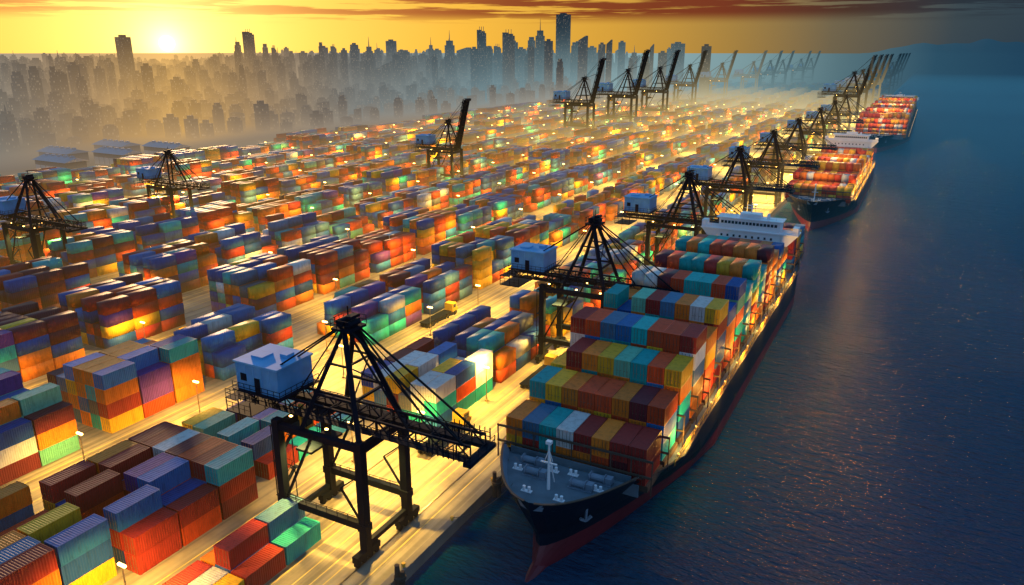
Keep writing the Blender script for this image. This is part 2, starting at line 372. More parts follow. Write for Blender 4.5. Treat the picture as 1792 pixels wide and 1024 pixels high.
    if lights:
        for p in ((-4,-3,14.6),(3,3,14.6)):
            ld=bpy.data.lights.new('floodlight_beam','SPOT'); ld.energy=32000; ld.color=(1,.58,.10); ld.spot_size=math.radians(105); ld.spot_blend=.8; ld.shadow_soft_size=.5
            lo=bpy.data.objects.new('floodlight_beam',ld); C.objects.link(lo); lo.parent=root; lo.location=p
    return root
CG='ship to shore gantry cranes'
c1=make_crane('gantry_crane',0,(-59.9,66.5,0),label='dark quay gantry crane, light blue machinery house, lowered boom',category='crane',group=CG)
for y in (134,200,262,325,390,470,545,620):
    c=clone(c1,(-55.6,y,0),label='dark steel gantry crane reaching over a moored ship',category='crane',group=CG)
c=clone(c1,(-236,182,0),0,.9,label='dark gantry crane with lowered boom among container stacks',category='crane',group=CG)
c=clone(c1,(-212,119,0),.0,.95,label='dark gantry crane with lowered boom among container stacks',category='crane',group=CG)
c2=make_crane('gantry_crane',76,(-198,305,0),0,1.0,lights=False,blen=23,label='dark yard gantry crane with its boom raised nearly upright',category='crane',group=CG)
for (x,y,s) in ((-232,545,1.4),(-226,622,1.55),(-228,715,1.55),(-240,860,1.55),(-240,1010,1.55),(-235,1180,1.55),(-238,1330,1.55),(-235,1430,1.55),(-235,1640,1.55),(-235,1780,1.55)):
    clone(c2,(x,y,0),0,s,label='tall gantry crane with raised boom in the misty yard',category='crane',group=CG)
for y in (750,840,940,1050,1300,1430,1580,1760):
    clone(c2,(-64,y,0),0,1.45,label='tall gantry crane with raised boom on the hazy quay',category='crane',group=CG)

# ------------------------------------------------------------ containers
PAL=[((.64,.075,.014),16),((.76,.20,.015),12),((.34,.03,.018),12),((.14,.018,.022),8),((.012,.07,.27),20),((.02,.16,.42),12),((.85,.45,.02),8),((.01,.38,.36),8),((.07,.18,.30),9),((.14,.46,.30),2),((.13,.04,.24),2),((.65,.65,.6),2),((.13,.14,.15),2)]
PW=[p[1] for p in PAL]; PC=[p[0] for p in PAL]
NAMES=['red-orange','orange','brick-red','maroon','navy','blue','yellow','teal','slate-blue','mint-green','purple','off-white','grey']
CW,CL,CH=2.44,6.06,2.59
recs=[]
def rc(): return random.choices(range(len(PC)),PW)[0]
SHIPPAL=[8,1,4,7,5,6,11,9,7,0,7,2,1,0,6,0,1,2,1,0,7,2,8,3,11,1,0]
WARM=[1,1,6,6,0,0,11,1,6,0]
def block(xr,y0,nw,nl,tmax,fill=.9,ln=CL,where='yard'):
    base=rc(); hs=[[0]*nl for _ in range(nw)]
    for i in range(nw):
        h0=random.choice([tmax,tmax,tmax,tmax-1])
        for j in range(nl):
            hs[i][j]=max(1,h0-(random.random()<.12)) if random.random()<fill else max(0,tmax-2)
    for i in range(nw):
        for j in range(nl):
            for k in range(hs[i][j]):
                ci=base if random.random()<.25 else rc()
                ex=(k==hs[i][j]-1) or (j==0) or (i==0) or (hs[i-1][j]<=k) or hs[i][j-1]<=k
                jy=random.uniform(-.08,.08)
                recs.append((xr-CW/2-i*2.56,y0+j*(ln+.3)+jy,k*CH+.02,ln,ci,ex,where))
block(-75.5,47,7,3,3,.85); block(-61.2,44,3,3,2,.95); block(-78,27,8,3,3,.9)
block(-77.5,70,7,3,2,.85); block(-64,94,6,3,3,.9); block(-64,116,6,3,3)
ygn=[20+i*24 for i in range(4)]
for xr in (-111,-144,-177,-210,-243,-276,-309,-342):
    for y in ygn:
        block(xr+random.uniform(-.3,.3),y+random.uniform(-.5,.5),random.choice([6,7]),3,random.choice([3,4,4]) if xr>-180 else 3,.93)
yg=[]; y=120
while y<1500:
    yg.append(y); y+=(18.8 if y<380 else 24.8)+random.choice([4,5,6])
for e in range(10):
    xr=-64-33.5*e
    for y in yg:
        if e==0 and y<140: continue
        if e==9 and y<370: continue
        far=y>=380
        tm=random.choice([3,4,4] if y<200 else [3,3,3,4] if y<400 else [2,3,3]) if e>0 else 3
        if random.random()<.98: block(xr+random.uniform(-.2,.2),y,6 if e>0 else 5,3 if not far else 2,tm,.94,CL if not far else 12.2)

def stem(z):
    if z>2: return 3.6*(1-(z-2)/7.2)**1.4 if z<9.2 else 0
    return 3.6-1.9*min(1,(2-z)/3.0)
def make_ship(loc,L_,B,nbay,tiers,yb,bridge_y,pal,**k):
    root=empty('container_ship',loc,**k)
    zs=[-6,-3,-1.2,-.3,1.2,3,5,6.6,8,9.2]; us=[0,.004,.012,.025,.045,.07,.1,.13,.17,.22,.3,.4,.5,.6,.7,.8,.88,.94,.98,1]
    def hb(u,z):
        t=min(1,max(0,(z+3)/12)); uf=.30+(.125-.30)*t; p=.8+(.5-.8)*t
        f=min(1,u/uf)**p
        if u>.86: f*=1-(.12+.35*(1-t))*((u-.86)/.14)**2
        return B/2*f*(1 if z>-2 else .93)
    def top(y): 
        return 9.2 if y<11.5 else (9.2-2.2*min(1,(y-11.5)/3))
    h=MB()
    for sgn in (-1,1):
        n0=len(h.v)
        for u in us:
            for z in zs:
                y0=stem(z); y=y0+u*(L_-y0); zt=top(y); zz=min(z,zt)
                h.v.append((sgn*hb(u,zz),y,zz))
        nz=len(zs)
        for i in range(len(us)-1):
            for j in range(nz-1):
                q=(n0+i*nz+j,n0+(i+1)*nz+j,n0+(i+1)*nz+j+1,n0+i*nz+j+1)
                if sgn<0: q=q[::-1]
                h.f.append(q); h.m.append(1 if zs[j+1]<=1.2 else 0)
    nz=len(zs); nu=len(us)
    for j in range(nz-1):
        a_=(nu-1)*nz+j; h.f.append((a_,nu*nz+a_,nu*nz+a_+1,a_+1)); h.m.append(0)
    n0=len(h.v)
    for i in range(9):
        t=i/8; r=1.5*math.sin(math.pi*(.08+.5*t)); 
        for q in range(10):
            th=2*math.pi*q/10; h.v.append((r*math.cos(th)*.8,-1.2+t*7,-2.2+r*math.sin(th)*1.1))
    for i in range(8):
        for q in range(10):
            h.f.append((n0+i*10+q,n0+i*10+(q+1)%10,n0+(i+1)*10+(q+1)%10,n0+(i+1)*10+q)); h.m.append(1)
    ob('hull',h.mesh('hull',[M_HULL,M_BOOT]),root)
    pts=[.35+11.5*(i/15)**1.4 for i in range(16)]
    for sgn in (-1,1):
        bw=MB()
        for i in range(16):
            y=pts[i]
            for z in (8.0,9.15):
                w=max(0,hb(max(0,(y-stem(z))/(L_-stem(z))),z)-.14); bw.v.append((sgn*w,y,z))
        for i in range(15): n=2*i; bw.f.append((n,n+1,n+3,n+2)); bw.m.append(0)
        ob('bulwark',bw.mesh('bulwark',[M_BULW]),root)
    d=MB()
    def deckpoly(z,ya,yb_,n,mi=0):
        for i in range(n):
            a0=ya+(yb_-ya)*i/n; a1=ya+(yb_-ya)*(i+1)/n
            w0=hb((a0-stem(z))/(L_-stem(z)),z)-.05 if a0>stem(z) else 0; w1=hb((a1-stem(z))/(L_-stem(z)),z)-.05
            m0=len(d.v); d.v+=[(-w0,a0,z),(w0,a0,z),(w1,a1,z),(-w1,a1,z)]; d.f.append((m0,m0+1,m0+2,m0+3)); d.m.append(mi)
    deckpoly(8.0,.6,11.5,14); deckpoly(6.3,11.5,L_-.3,30)
    w=hb(.1,8); d.box((-w+.4,11.4,6.3),(w-.4,11.6,8.0)); d.box((-w+1.5,11.6,8),(w-1.5,11.75,8.9))
    ob('deck',d.mesh('deck',[M_DECK]),root)
    for sgn in (-1,1):
        gc=MB(); pr=None
        for i in range(50):
            y=(i/49)**1.6*(L_-1)+.05; z=top(y); u=max(0,(y-stem(z))/(L_-stem(z))); p=Vector((sgn*hb(u,z),y,z+.03))
            if pr is not None: gc.beam(pr,p,.3,.12)
            pr=p
        ob('gunwale',gc.mesh('gunwale',[M_RUST]),root)
        ob('railing',MB().rail((sgn*(B/2-.15),20,7.05),(sgn*(B/2-.15),L_*.86,7.05),1.0,2.4,.07).mesh('railing',[M_YEL]),root)
    hcm=MB().box((-B/2+1.6,0,6.3),(B/2-1.6,6.2,7.15)).mesh('hatch_cover',[M_RUST])
    lsb=MB(); hh=11.2
    for q in range(9): 
        x=-B/2+1.0+q*(B-2)/8; lsb.beam((x,0,6.3),(x,0,hh),.14)
    for z in (8.8,hh-.1): lsb.beam((-B/2+.9,0,z),(B/2-.9,0,z),.16,.3)
    lsm=lsb.mesh('lashing_bridge',[M_RUST])
    for i in range(nbay):
        y=yb+i*7.15
        if bridge_y-2<y+3<bridge_y+8.5: continue
        ob('hatch_cover',hcm,root,(0,y,0)); ob('lashing_bridge',lsm,root,(0,y-.55,0))
    mastm=MB().cyl((0,5.5,8),(0,5.5,14.5),.22,.12).box((-1.1,5.4,11.6),(1.1,5.6,11.75)).beam((0,5.5,13.2),(0,7.2,8.1),.12).box((-.35,5.2,14.3),(.35,5.8,14.7)).beam((-.5,5.5,12),(0,5.5,13.6),.07).beam((.5,5.5,12),(0,5.5,13.6),.07)
    ob('foremast',mastm.mesh('foremast',[M_WHITE]),root)
    wm=MB().cyl((-.9,0,.55),(.9,0,.55),.45,k=14).cyl((-1,0,.55),(-.9,0,.55),.7,k=14).cyl((.9,0,.55),(1,0,.55),.7,k=14).box((-1.2,-.5,0),(-1.05,.5,.9)).box((1.05,-.5,0),(1.9,.5,1)).box((-1.3,-.7,0),(1.9,.7,.12)).mesh('winch',[M_BULW])
    for x,y in ((-3.2,7.6),(3.2,7.6),(-4.8,10),(4.8,10)): ob('winch',wm,root,(x,y,8))
    bm_=MB().cyl((-.35,0,0),(-.35,0,.7),.2).cyl((.35,0,0),(.35,0,.7),.2).box((-.7,-.3,0),(.7,.3,.1)).mesh('mooring_bitt',[M_WHITE])
    for x,y in ((-2.2,3.8),(2.2,3.8),(-5.6,8),(5.6,8),(-1.2,9.6),(1.4,10)): ob('mooring_bitt',bm_,root,(x,y,8))
    an=MB().beam((0,0,1),(0,0,-1),.25).beam((-.8,0,-.6),(0,0,-1.1),.3).beam((.8,0,-.6),(0,0,-1.1),.3).mesh('anchor',[M_BULW])
    for s_ in (-1,1): 
        z=5.6;y=6.2; x=s_*(hb((y-stem(z))/(L_-stem(z)),z)+.25); a_=ob('anchor',an,root,(x,y,z)); a_.rotation_euler=(0.1,0,s_*.9)
    by=bridge_y
    sm=MB().box((-B/2+4.2,by,6.3),(B/2-4.2,by+5.5,17.2)).box((-B/2+.2,by-.4,17.2),(B/2-.2,by+4.6,17.5)).box((-B/2+4.6,by,17.5),(B/2-4.6,by+4.6,20.2))
    sm.box((-B/2+4,by-.3,20.2),(B/2-4,by+5,20.4)).box((-B/2+.3,by+.4,17.5),(-B/2+4.6,by+.5,18.5)).box((B/2-4.6,by+.4,17.5),(B/2-.3,by+.5,18.5)).box((-B/2+.3,by,17.5),(-B/2+1.6,by+2.5,19.2)).box((B/2-1.6,by,17.5),(B/2-.3,by+2.5,19.2))
    for z in (9.4,12,14.6): sm.box((-B/2+3.9,by-.35,z),(B/2-3.9,by,z+.14)); 
    sm.box((-2.5,by+.6,20.4),(2.5,by+3.6,21.6))
    for s_ in (-1,1):
        n=len(sm.v); x0=s_*(B/2-4.3); x1=s_*(B/2-.3)
        sm.v+=[(x0,by,17.2),(x1,by,17.2),(x0,by,12.5),(x0,by+4,17.2),(x1,by+4,17.2),(x0,by+4,12.5)]
        sm.f+=[(n,n+1,n+2),(n+3,n+5,n+4),(n+1,n+4,n+5,n+2)]; sm.m+=[0,0,0]
    ob('bridge_tower',sm.mesh('bridge_tower',[M_WHITE]),root)
    w1=MB().box((0,-.05,0),((B-10.2)/16-.22,-.003,.7)).mesh('window',[M_GLASS]); w2=MB().box((0,-.04,0),(.5,-.003,.6)).mesh('window',[M_GLASS])
    for q in range(16): ob('window',w1,root,(-B/2+5.1+q*(B-10.2)/16,by,18.9))
    for z in (8.2,10.8,13.4,15.6):
        for q in range(9): ob('window',w2,root,(-B/2+5.2+q*(B-10.4)/9,by,z))
    fu=MB().box((-2,by+6.5,6.3),(2,by+10,18)).box((-2.1,by+6.4,16.4),(2.1,by+10.1,17.2),1).cyl((-.8,by+8,18),(-.8,by+8,19.3),.35).cyl((.8,by+8,18),(.8,by+8,19.3),.35)
    ob('funnel',fu.mesh('funnel',[M_HULL,M_WHITE]),root)
    ms=MB().beam((0,by+2,21.6),(0,by+2,24.2),.25).beam((-1.8,by+2,22.8),(1.8,by+2,22.8),.12).box((-1.2,by+1.8,23.4),(1.2,by+2.1,23.6)).cyl((4,by+3,20.4),(4,by+3,21.6),.5,.3).rail((-B/2+4,by-.2,20.4),(B/2-4,by-.2,20.4),1,1.5)
    ob('radar_mast',ms.mesh('radar_mast',[M_WHITE]),root)
    lm=MB().cyl((0,0,0),(0,0,.7),.05).box((-.1,-.1,.7),(.1,.1,.88),1).mesh('deck_lamp',[M_POLE,M_DLAMP])
    for i in range(int((L_-34)/9)): ob('deck_lamp',lm,root,(B/2-.25,22+i*9,7.05))
    nw=int((B-1.6)/2.52)
    for i in range(nbay):
        y=yb+i*7.15
        if bridge_y-2<y+3<bridge_y+8.5: continue
        tt=tiers[i%len(tiers)]; prev=tiers[(i-1)%len(tiers)] if i else 0
        for q in range(nw):
            x=-(nw-1)/2*2.52+q*2.52
            t2=tt-(1 if (random.random()<.05) else 0)
            for kk in range(t2):
                ex=kk>=t2-1 or kk>=prev-1 or q==nw-1
                recs.append((loc[0]+x,loc[1]+y,7.17+kk*CH,CL,random.choice(pal),ex,'ship'))
    return root
SG='container ships moored at the quay'
s1=make_ship((-35,70,0),143,24,19,[2,3,4,5,4,5,4,5,4,5,4,5,4,4,3,3,3,3,3],13,121,SHIPPAL,label='large dark-hulled container ship with red waterline and colourful stacked cargo',category='ship',group=SG)
s2=make_ship((-31.5,286,0),150,25,18,[2,2,3,3,4,3,4,3,4,3,3,3],14,133,WARM,label='container ship with orange cargo and white bridge near the stern',category='ship',group=SG)
s3=make_ship((-25,540,0),310,34,39,[3,4,4,5,4,5,4],15,278,WARM,label='long hazy container ship moored far along the quay',category='ship',group=SG)
def plight(par,loc,en,col=(1,.52,.09),ss=.45):
    ld=bpy.data.lights.new('deck_or_fill_light','POINT'); ld.energy=en; ld.color=col; ld.shadow_soft_size=ss
    lo=bpy.data.objects.new('deck_or_fill_light',ld); C.objects.link(lo); lo.parent=par; lo.location=loc
for i in range(6):
    plight(s1,(12.8,26+i*18,8.3),3200); plight(s2,(13.3,26+i*19,8.3),3600)
for yy in (20,60,100): plight(s2,(0,yy,24),9000,(1,.60,.18),.8)
for yy in (10,80,150,220): plight(s3,(0,yy,30),26000,(1,.55,.15),1)  # fill lights added above the far ship's cargo to warm it, no lamp modelled
def rope(a,b,sag):
    rp=MB(); pr=None
    for i in range(13):
        t=i/12; p=Vector(a).lerp(Vector(b),t); p.z-=sag*4*t*(1-t)
        if pr is not None: rp.cyl(pr,p,.035,k=6)
        pr=p
    ob('mooring_rope',rp.mesh('mooring_rope',[M_ROPE]),label='slack mooring rope from ship bow to quay bollard',category='rope',group='mooring ropes')
for by,dx,ys in ((74,-4.2,74),(85,-7.5,79)): rope((-35+dx,ys,8.4),(QX-.45,by,.5),1.2)

def container_mesh():
    b=MB(); hw=CW/2
    for x in (-hw,hw-.16):
        for y in (0,CL-.16): b.box((x,y,0),(x+.16,y+.16,CH-.02))
    for x in (-hw,hw-.12):
        b.box((x,.16,0),(x+.12,CL-.16,.16)); b.box((x,.16,CH-.14),(x+.12,CL-.16,CH-.02))
    b.box((-hw+.16,CL-.14,0),(hw-.16,CL,.16)); b.box((-hw+.16,CL-.14,CH-.16),(hw-.16,CL,CH-.02))
    b.box((-hw+.16,0,CH-.16),(hw-.16,.14,CH-.02)); b.box((-hw+.16,0,0),(hw-.16,.14,.14))
    n=18; y0=.16; y1=CL-.16
    for sx in (-1,1):
        m0=len(b.v); pts=[]
        for i in range(n):
            a=y0+(y1-y0)*i/n; w=(y1-y0)/n
            pts+= [(a,.02),(a+w*.3,.02),(a+w*.5,.065),(a+w*.8,.065)]
        pts.append((y1,.02))
        for (y,d) in pts: b.v+=[(sx*(hw-d),y,.16),(sx*(hw-d),y,CH-.14)]
        for i in range(len(pts)-1):
            q=(m0+2*i,m0+2*i+2,m0+2*i+3,m0+2*i+1); b.f.append(q if sx>0 else q[::-1]); b.m.append(0)
    m0=len(b.v); pts=[]
    for i in range(n):
        a=.14+(CL-.28)*i/n; w=(CL-.28)/n; pts+=[(a,.07),(a+w*.3,.07),(a+w*.5,.035),(a+w*.8,.035)]
    pts.append((CL-.14,.07))
    for (y,d) in pts: b.v+=[(-hw+.12,y,CH-d),(hw-.12,y,CH-d)]
    for i in range(len(pts)-1): b.f.append((m0+2*i,m0+2*i+1,m0+2*i+3,m0+2*i+2)); b.m.append(0)
    b.box((-hw+.16,CL-.1,.16),(hw-.16,CL-.05,CH-.16))
    return b.mesh('shipping_container',[M_CO])
def door_mesh():
    b=MB(); hw=CW/2
    for s in (-1,1):
        x0,x1=(-hw+.17,-.01) if s<0 else (.01,hw-.17)
        b.box((x0,.05,.15),(x1,.1,CH-.17))
        for k in (.28,.72):
            x=x0+(x1-x0)*k; b.cyl((x,.0,.12),(x,.0,CH-.15),.028,k=6,mi=1); b.box((x-.05,-.03,.9),(x+.22,-.01,.96),1)
        for z in (.6,1.2,1.8): b.box((x0+.05,.03,z),(x1-.05,.05,z+.06))
    return b.mesh('door',[M_CO,M_RAIL])
cme=container_mesh(); dme=door_mesh()
vis=[]
for i,r in enumerate(recs):
    if not r[5]: continue
    p=proj(r[0],r[1]+3,r[2]+1.3)
    if p and -25<p[0]<1817 and -30<p[1]<1060: vis.append((p[2],i))
vis.sort(); ind=set(i for _,i in vis[:300])
for i in ind:
    x,y,z,ln,ci,ex,wh=recs[i]; v=random.uniform(.8,1.2); col=tuple(min(1,q*v) for q in PC[ci])+(1,)
    o=ob('shipping_container',cme,None,(x,y,z),label='%s steel container stacked %s'%(NAMES[ci],'on a container ship deck' if wh=='ship' else 'in a yard block'),category='shipping container',group='stacked shipping containers'); o.color=col
    d=ob('door',dme,o); d.color=col
rest=[r for i,r in enumerate(recs) if i not in ind]
n=len(rest); A=np.array([(r[0],r[1],r[2],r[3]) for r in rest]); cols=np.array([PC[r[4]] for r in rest])*np.random.uniform(.75,1.2,(n,1))
cx=np.array([-1,1,1,-1]*2)*CW/2; cy=np.array([0,0,1,1]*2); cz=np.array([0]*4+[1]*4)*(CH-.03)
V=np.zeros((n,8,3)); V[:,:,0]=A[:,0:1]+cx; V[:,:,1]=A[:,1:2]+cy*A[:,3:4]; V[:,:,2]=A[:,2:3]+cz
FQ=np.array([(0,3,2,1),(4,5,6,7),(0,1,5,4),(1,2,6,5),(2,3,7,6),(3,0,4,7)])
I=(FQ[None]+8*np.arange(n)[:,None,None]).reshape(-1)
me=bpy.data.meshes.new('shipping_containers'); me.vertices.add(n*8); me.vertices.foreach_set('co',V.reshape(-1)); nf=n*6
me.loops.add(nf*4); me.loops.foreach_set('vertex_index',I.astype(np.int32)); me.polygons.add(nf); me.polygons.foreach_set('loop_start',np.arange(0,nf*4,4,dtype=np.int32))
me.update(calc_edges=True); at=me.attributes.new('Col','FLOAT_COLOR','FACE')
fc=np.ones((n,6,4)); fc[:,:,:3]=cols[:,None,:]; at.data.foreach_set('color',fc.reshape(-1)); me.materials.append(M_CS); me.validate()
ob('shipping_containers',me,kind='stuff',label='thousands of stacked shipping containers filling the yard',category='shipping containers')
print('containers',len(recs),'rest',n)

# ------------------------------------------------------------ yard lamps
pm=MB().cyl((0,0,0),(0,0,6.6),.11,.07).box((-.25,-.25,0),(.25,.25,.35)).beam((-.6,0,6.6),(.6,0,6.6),.1).mesh('pole',[M_POLE])
hm=MB().box((-.6,-.13,6.48),(.6,.13,6.72)).mesh('lamp_head',[M_LAMP])
lpos=[(-90,131,1),(-62.6,108,1),(-103,79.5,1),(-103,58.7,1),(-137,95,1),(-104,113,1),(-62.8,88,1),(-92,104,1),(-136,66,1),(-70.5,42,1),(-70,80,1),(-101,38,1),(-170,112,1),(-170,70,1),(-203,95,1)]
for e in range(10):
    xr=-64-33.5*e+8.5
    for j in range(22):
        y=138+j*33+(e%2)*12
        if y<900: lpos.append((xr,y,1 if (y<330 or j%2==0) else 0))
    if e>3: lpos.append((-111-33*(e-1)+8,89,1)); lpos.append((-111-33*(e-1)+8,50,0))
for j,y in enumerate(range(165,900,40)): lpos.append((-50.5,y,1 if (y<300 or j%3==0) else 0))
nl=0
for (x,y,lit) in lpos:
    p=proj(x,y,5)
    if not p or not(-60<p[0]<1850) or p[1]>1100: continue
    e=empty('street_lamp',(x,y,0),label='slim twin-headed yard lamp post glowing warm yellow between stacks',category='street lamp',group='lit lamp posts in the container yard')
    ob('pole',pm,e); ob('lamp_head',hm,e)
    if lit:
        near=y<330
        ld=bpy.data.lights.new('lamp_light','SPOT'); ld.energy=(24000 if y<150 else 42000) if near else 90000; ld.color=(1,.57,.09); ld.shadow_soft_size=.5; ld.spot_size=math.radians(154); ld.spot_blend=.8
        lo=bpy.data.objects.new('lamp_light',ld); C.objects.link(lo); lo.parent=e; lo.location=(0,0,9.5 if y<150 else 12); nl+=1
print('lamp lights',nl)

def truck(loc,rz,**k):
    r=empty('terminal_truck',loc,**k); r.rotation_euler[2]=rz
    ob('cab',MB().box((-1.1,4.6,.9),(1.1,6.4,2.9)).box((-1.0,6.4,.8),(1.0,7.2,1.5)).box((-.95,6.4,1.8),(.95,6.43,2.7),1).box((1.1,5,1.8),(1.13,6.1,2.6),1).mesh('cab',[M_YEL,M_GLASS]),r)
    ob('chassis',MB().box((-.5,-6,.8),(-.3,6.5,1.1)).box((.3,-6,.8),(.5,6.5,1.1)).box((-1.1,-6,1.1),(1.1,4.2,1.3)).mesh('chassis',[M_STEEL]),r)
    wm=MB().cyl((-.18,0,0),(.18,0,0),.5,k=14).mesh('wheel',[M_RUBBER])
    for y in (-5,-3.8,2.6,6): 
        for x in (-1,1): ob('wheel',wm,r,(x,y,.5))
    return r
for x,y in ((-58.5,121),(-61.5,92),(-94,140),(-99,95),(-58.5,170),(-135,98)):
    truck((x,y,.0),0,label='yellow terminal tractor with empty flatbed trailer on yard road',category='truck',group='terminal trucks in the yard')

def shed(x,y,w,l,h,rz):
    b=MB().box((-w/2,-l/2,0),(w/2,l/2,h))
    r=MB(); n=len(r.v); o_=1
    r.v+=[(-w/2-o_,-l/2-o_,h),(w/2+o_,-l/2-o_,h),(w/2+o_,l/2+o_,h),(-w/2-o_,l/2+o_,h),(0,-l/2-o_,h+2),(0,l/2+o_,h+2)]
    r.f+=[(0,4,5,3),(4,1,2,5),(0,1,4),(3,5,2),(0,3,2,1)]; r.m+=[0]*5
    for k in range(5): r.box((-.8,-l/2+l*(k+.5)/5-1,h+1.9),(.8,-l/2+l*(k+.5)/5+1,h+2.7))
    e=empty('warehouse',(x,y,0),label='long grey warehouse with pale low-pitched roof at the yard edge',category='warehouse',group='warehouses at the yard edge'); e.rotation_euler[2]=rz
    ob('wall',b.mesh('wall',[M_SHEDW]),e); ob('roof',r.mesh('roof',[M_SHED]),e)
    dm=MB().box((w/2+.02,-2,0),(w/2+.1,2,4)).mesh('loading_door',[M_SHED])
    for k in range(6): ob('loading_door',dm,e,(0,-l/2+l*(k+.5)/6,0))
for q in ((-392,240,11,27,6.5,-1.6),(-394,274,11,27,6.5,-1.6),(-394,306,11,27,6.5,-1.6),(-424,262,12,27,6.5,-1.6),(-428,298,12,27,6.5,-1.6)): shed(*q)

# ------------------------------------------------------------ city
def facade(name,base):
    m,nt=nodes(name); o=N(nt,'ShaderNodeOutputMaterial'); b=N(nt,'ShaderNodeBsdfPrincipled')
    g=N(nt,'ShaderNodeNewGeometry'); s=N(nt,'ShaderNodeSeparateXYZ'); L(nt,g.outputs['Position'],s.inputs[0])
    u=mathn(nt,'DIVIDE',mathn(nt,'ADD',s.outputs[0],s.outputs[1]),1.3); v=mathn(nt,'DIVIDE',s.outputs[2],2.2)
    cb=N(nt,'ShaderNodeCombineXYZ'); L(nt,mathn(nt,'FLOOR',u),cb.inputs[0]); L(nt,mathn(nt,'FLOOR',v),cb.inputs[1]); L(nt,mathn(nt,'FLOOR',mathn(nt,'DIVIDE',s.outputs[0],25)),cb.inputs[2])
    wn=N(nt,'ShaderNodeTexWhiteNoise'); L(nt,cb.outputs[0],wn.inputs['Vector'])
    lit=mathn(nt,'MULTIPLY',mathn(nt,'GREATER_THAN',wn.outputs['Value'],.8),mrange(nt,wn.outputs['Value'],.8,1,.1,1))
    win=mathn(nt,'MULTIPLY',mathn(nt,'GREATER_THAN',mathn(nt,'FRACT',u),.4),mathn(nt,'GREATER_THAN',mathn(nt,'FRACT',v),.45))
    sn=N(nt,'ShaderNodeSeparateXYZ'); L(nt,g.outputs['Normal'],sn.inputs[0])
    side=mathn(nt,'LESS_THAN',mathn(nt,'ABSOLUTE',sn.outputs[2]),.5); win=mathn(nt,'MULTIPLY',win,side)
    L(nt,mixc(nt,win,base,(.02,.03,.04)),b.inputs['Base Color'])
    b.inputs['Roughness'].default_value=.8; b.inputs['Specular IOR Level'].default_value=.1
    b.inputs['Emission Color'].default_value=(1,.76,.48,1)
    L(nt,mathn(nt,'MULTIPLY',mathn(nt,'MULTIPLY',win,lit),.3),b.inputs['Emission Strength'])
    L(nt,b.outputs[0],o.inputs[0]); return m
FM=[facade('facade_a',(.03,.06,.09)),facade('facade_b',(.05,.06,.075)),facade('facade_c',(.015,.04,.07))]
def building(w,l,h,kind):
    b=MB()
    if kind==0: b.box((-w/2,-l/2,0),(w/2,l/2,h)); b.box((-w/4,-l/4,h),(w/5,l/4,h+2.5))
    elif kind==1: b.box((-w/2,-l/2,0),(w/2,l/2,h*.78)); b.box((-w*.4,-l*.4,h*.78),(w*.4,l*.4,h*.93)); b.box((-w*.28,-l*.28,h*.93),(w*.28,l*.28,h))
    elif kind==2:
        b.box((-w/2,-l/2,0),(w/2,l/2,h*.86)); b.box((-w*.35,-l*.35,h*.86),(w*.35,l*.35,h*.94)); b.cyl((0,0,h*.94),(0,0,h*1.12),.8,.15,6)
    elif kind==3:
        b.box((-w/2,-l/2,0),(w/2,l/2,h*.92)); n=len(b.v)
        b.v+=[(-w/2,-l/2,h*.92),(w/2,-l/2,h*.92),(w/2,l/2,h*.92),(-w/2,l/2,h*.92),(w/2,-l/2,h),(w/2,l/2,h)]
        b.f+=[(n,n+1,n+4),(n+3,n+5,n+2),(n,n+4,n+5,n+3),(n+1,n+2,n+5,n+4)]; b.m+=[0]*4
    elif kind==4:
        b.box((-w/2,-l/2,0),(w/2,l/2,h)); b.box((-w*.5,-l*.5,h),(-w*.2,l*.5,h*1.05)); b.box((w*.25,-l*.5,h),(w*.4,l*.3,h*1.03))
        for k in range(3): b.beam((-w*.3+k*w*.3,0,h),(-w*.3+k*w*.3,0,h*1.1),.5)
    return b
BG='city buildings in the haze'
def dirpx(px): 
    v=R3*(px-896)+FH*1398; return v.normalized(), 1398/math.hypot(px-896,1398)
tow=[(218,68,24,0),(150,100,18,0),(60,100,18,1),(100,96,14,2),(20,106,16,0),(185,100,12,3),(437,64,18,4),(415,78,10,2),(375,98,13,0),(340,102,14,1),(530,92,13,0),(553,99,12,1),(567,84,13,0),(600,92,18,1),(640,94,16,0),(685,74,17,0),(707,88,22,1),(740,96,16,0),(787,68,16,2),(812,84,24,3),(843,62,15,4),(855,82,18,1),(890,66,20,4),(912,86,15,0),(930,68,15,1),(945,52,15,2),(985,34,24,0),(1020,66,16,3),(1036,84,15,0),(1066,72,10,3),(1088,76,12,0),(1130,93,16,1),(1186,78,24,0),(1236,82,17,0),(1110,88,12,2),(765,88,13,0),(500,98,15,1),(468,96,14,0),(1160,92,15,0),(660,84,13,2),(582,94,12,0),(870,86,14,1),(960,74,14,0),(1005,76,13,1),(830,86,13,0),(900,76,12,0),(1050,88,13,1)]
r2=random.Random(5)
for k in range(60):
    px=r2.choice([r2.uniform(0,220),r2.uniform(360,1260),r2.uniform(560,1150),r2.uniform(760,1080)]); tow.append((px,r2.uniform(94,112) if px<400 else r2.uniform(74,106),r2.uniform(7,13),r2.choice([0,0,1,1,2,3,4])))
for i,(px,ty,wp,kd) in enumerate(tow):
    D=1050+((i*137)%11)*45; v,cs=dirpx(px); dep=D*cs
    h=H+(90-ty)/F*dep*1.03
    w=wp/F*dep*.82; ob('skyscraper',building(w,w*.8,h,kd).mesh('skyscraper',[FM[i%3]]),None,(v.x*D,v.y*D,0),label='tall dark %s rising above the misty city'%(['flat-topped tower','stepped tower','tower with a spire','slant-roofed tower','crowned office tower'][kd]),category='skyscraper',group='skyscrapers on the skyline')
cand=[]
for i in range(14000):
    x=random.uniform(-2100,-440); y=random.uniform(-100,2000)
    p=proj(x,y,10)
    if not p or not(-80<p[0]<1500): continue
    if p[0]>1050 and x>-600: continue
    if x>-500 and 170<y<360: continue
    cand.append((math.hypot(x,y),x,y,p[0]))
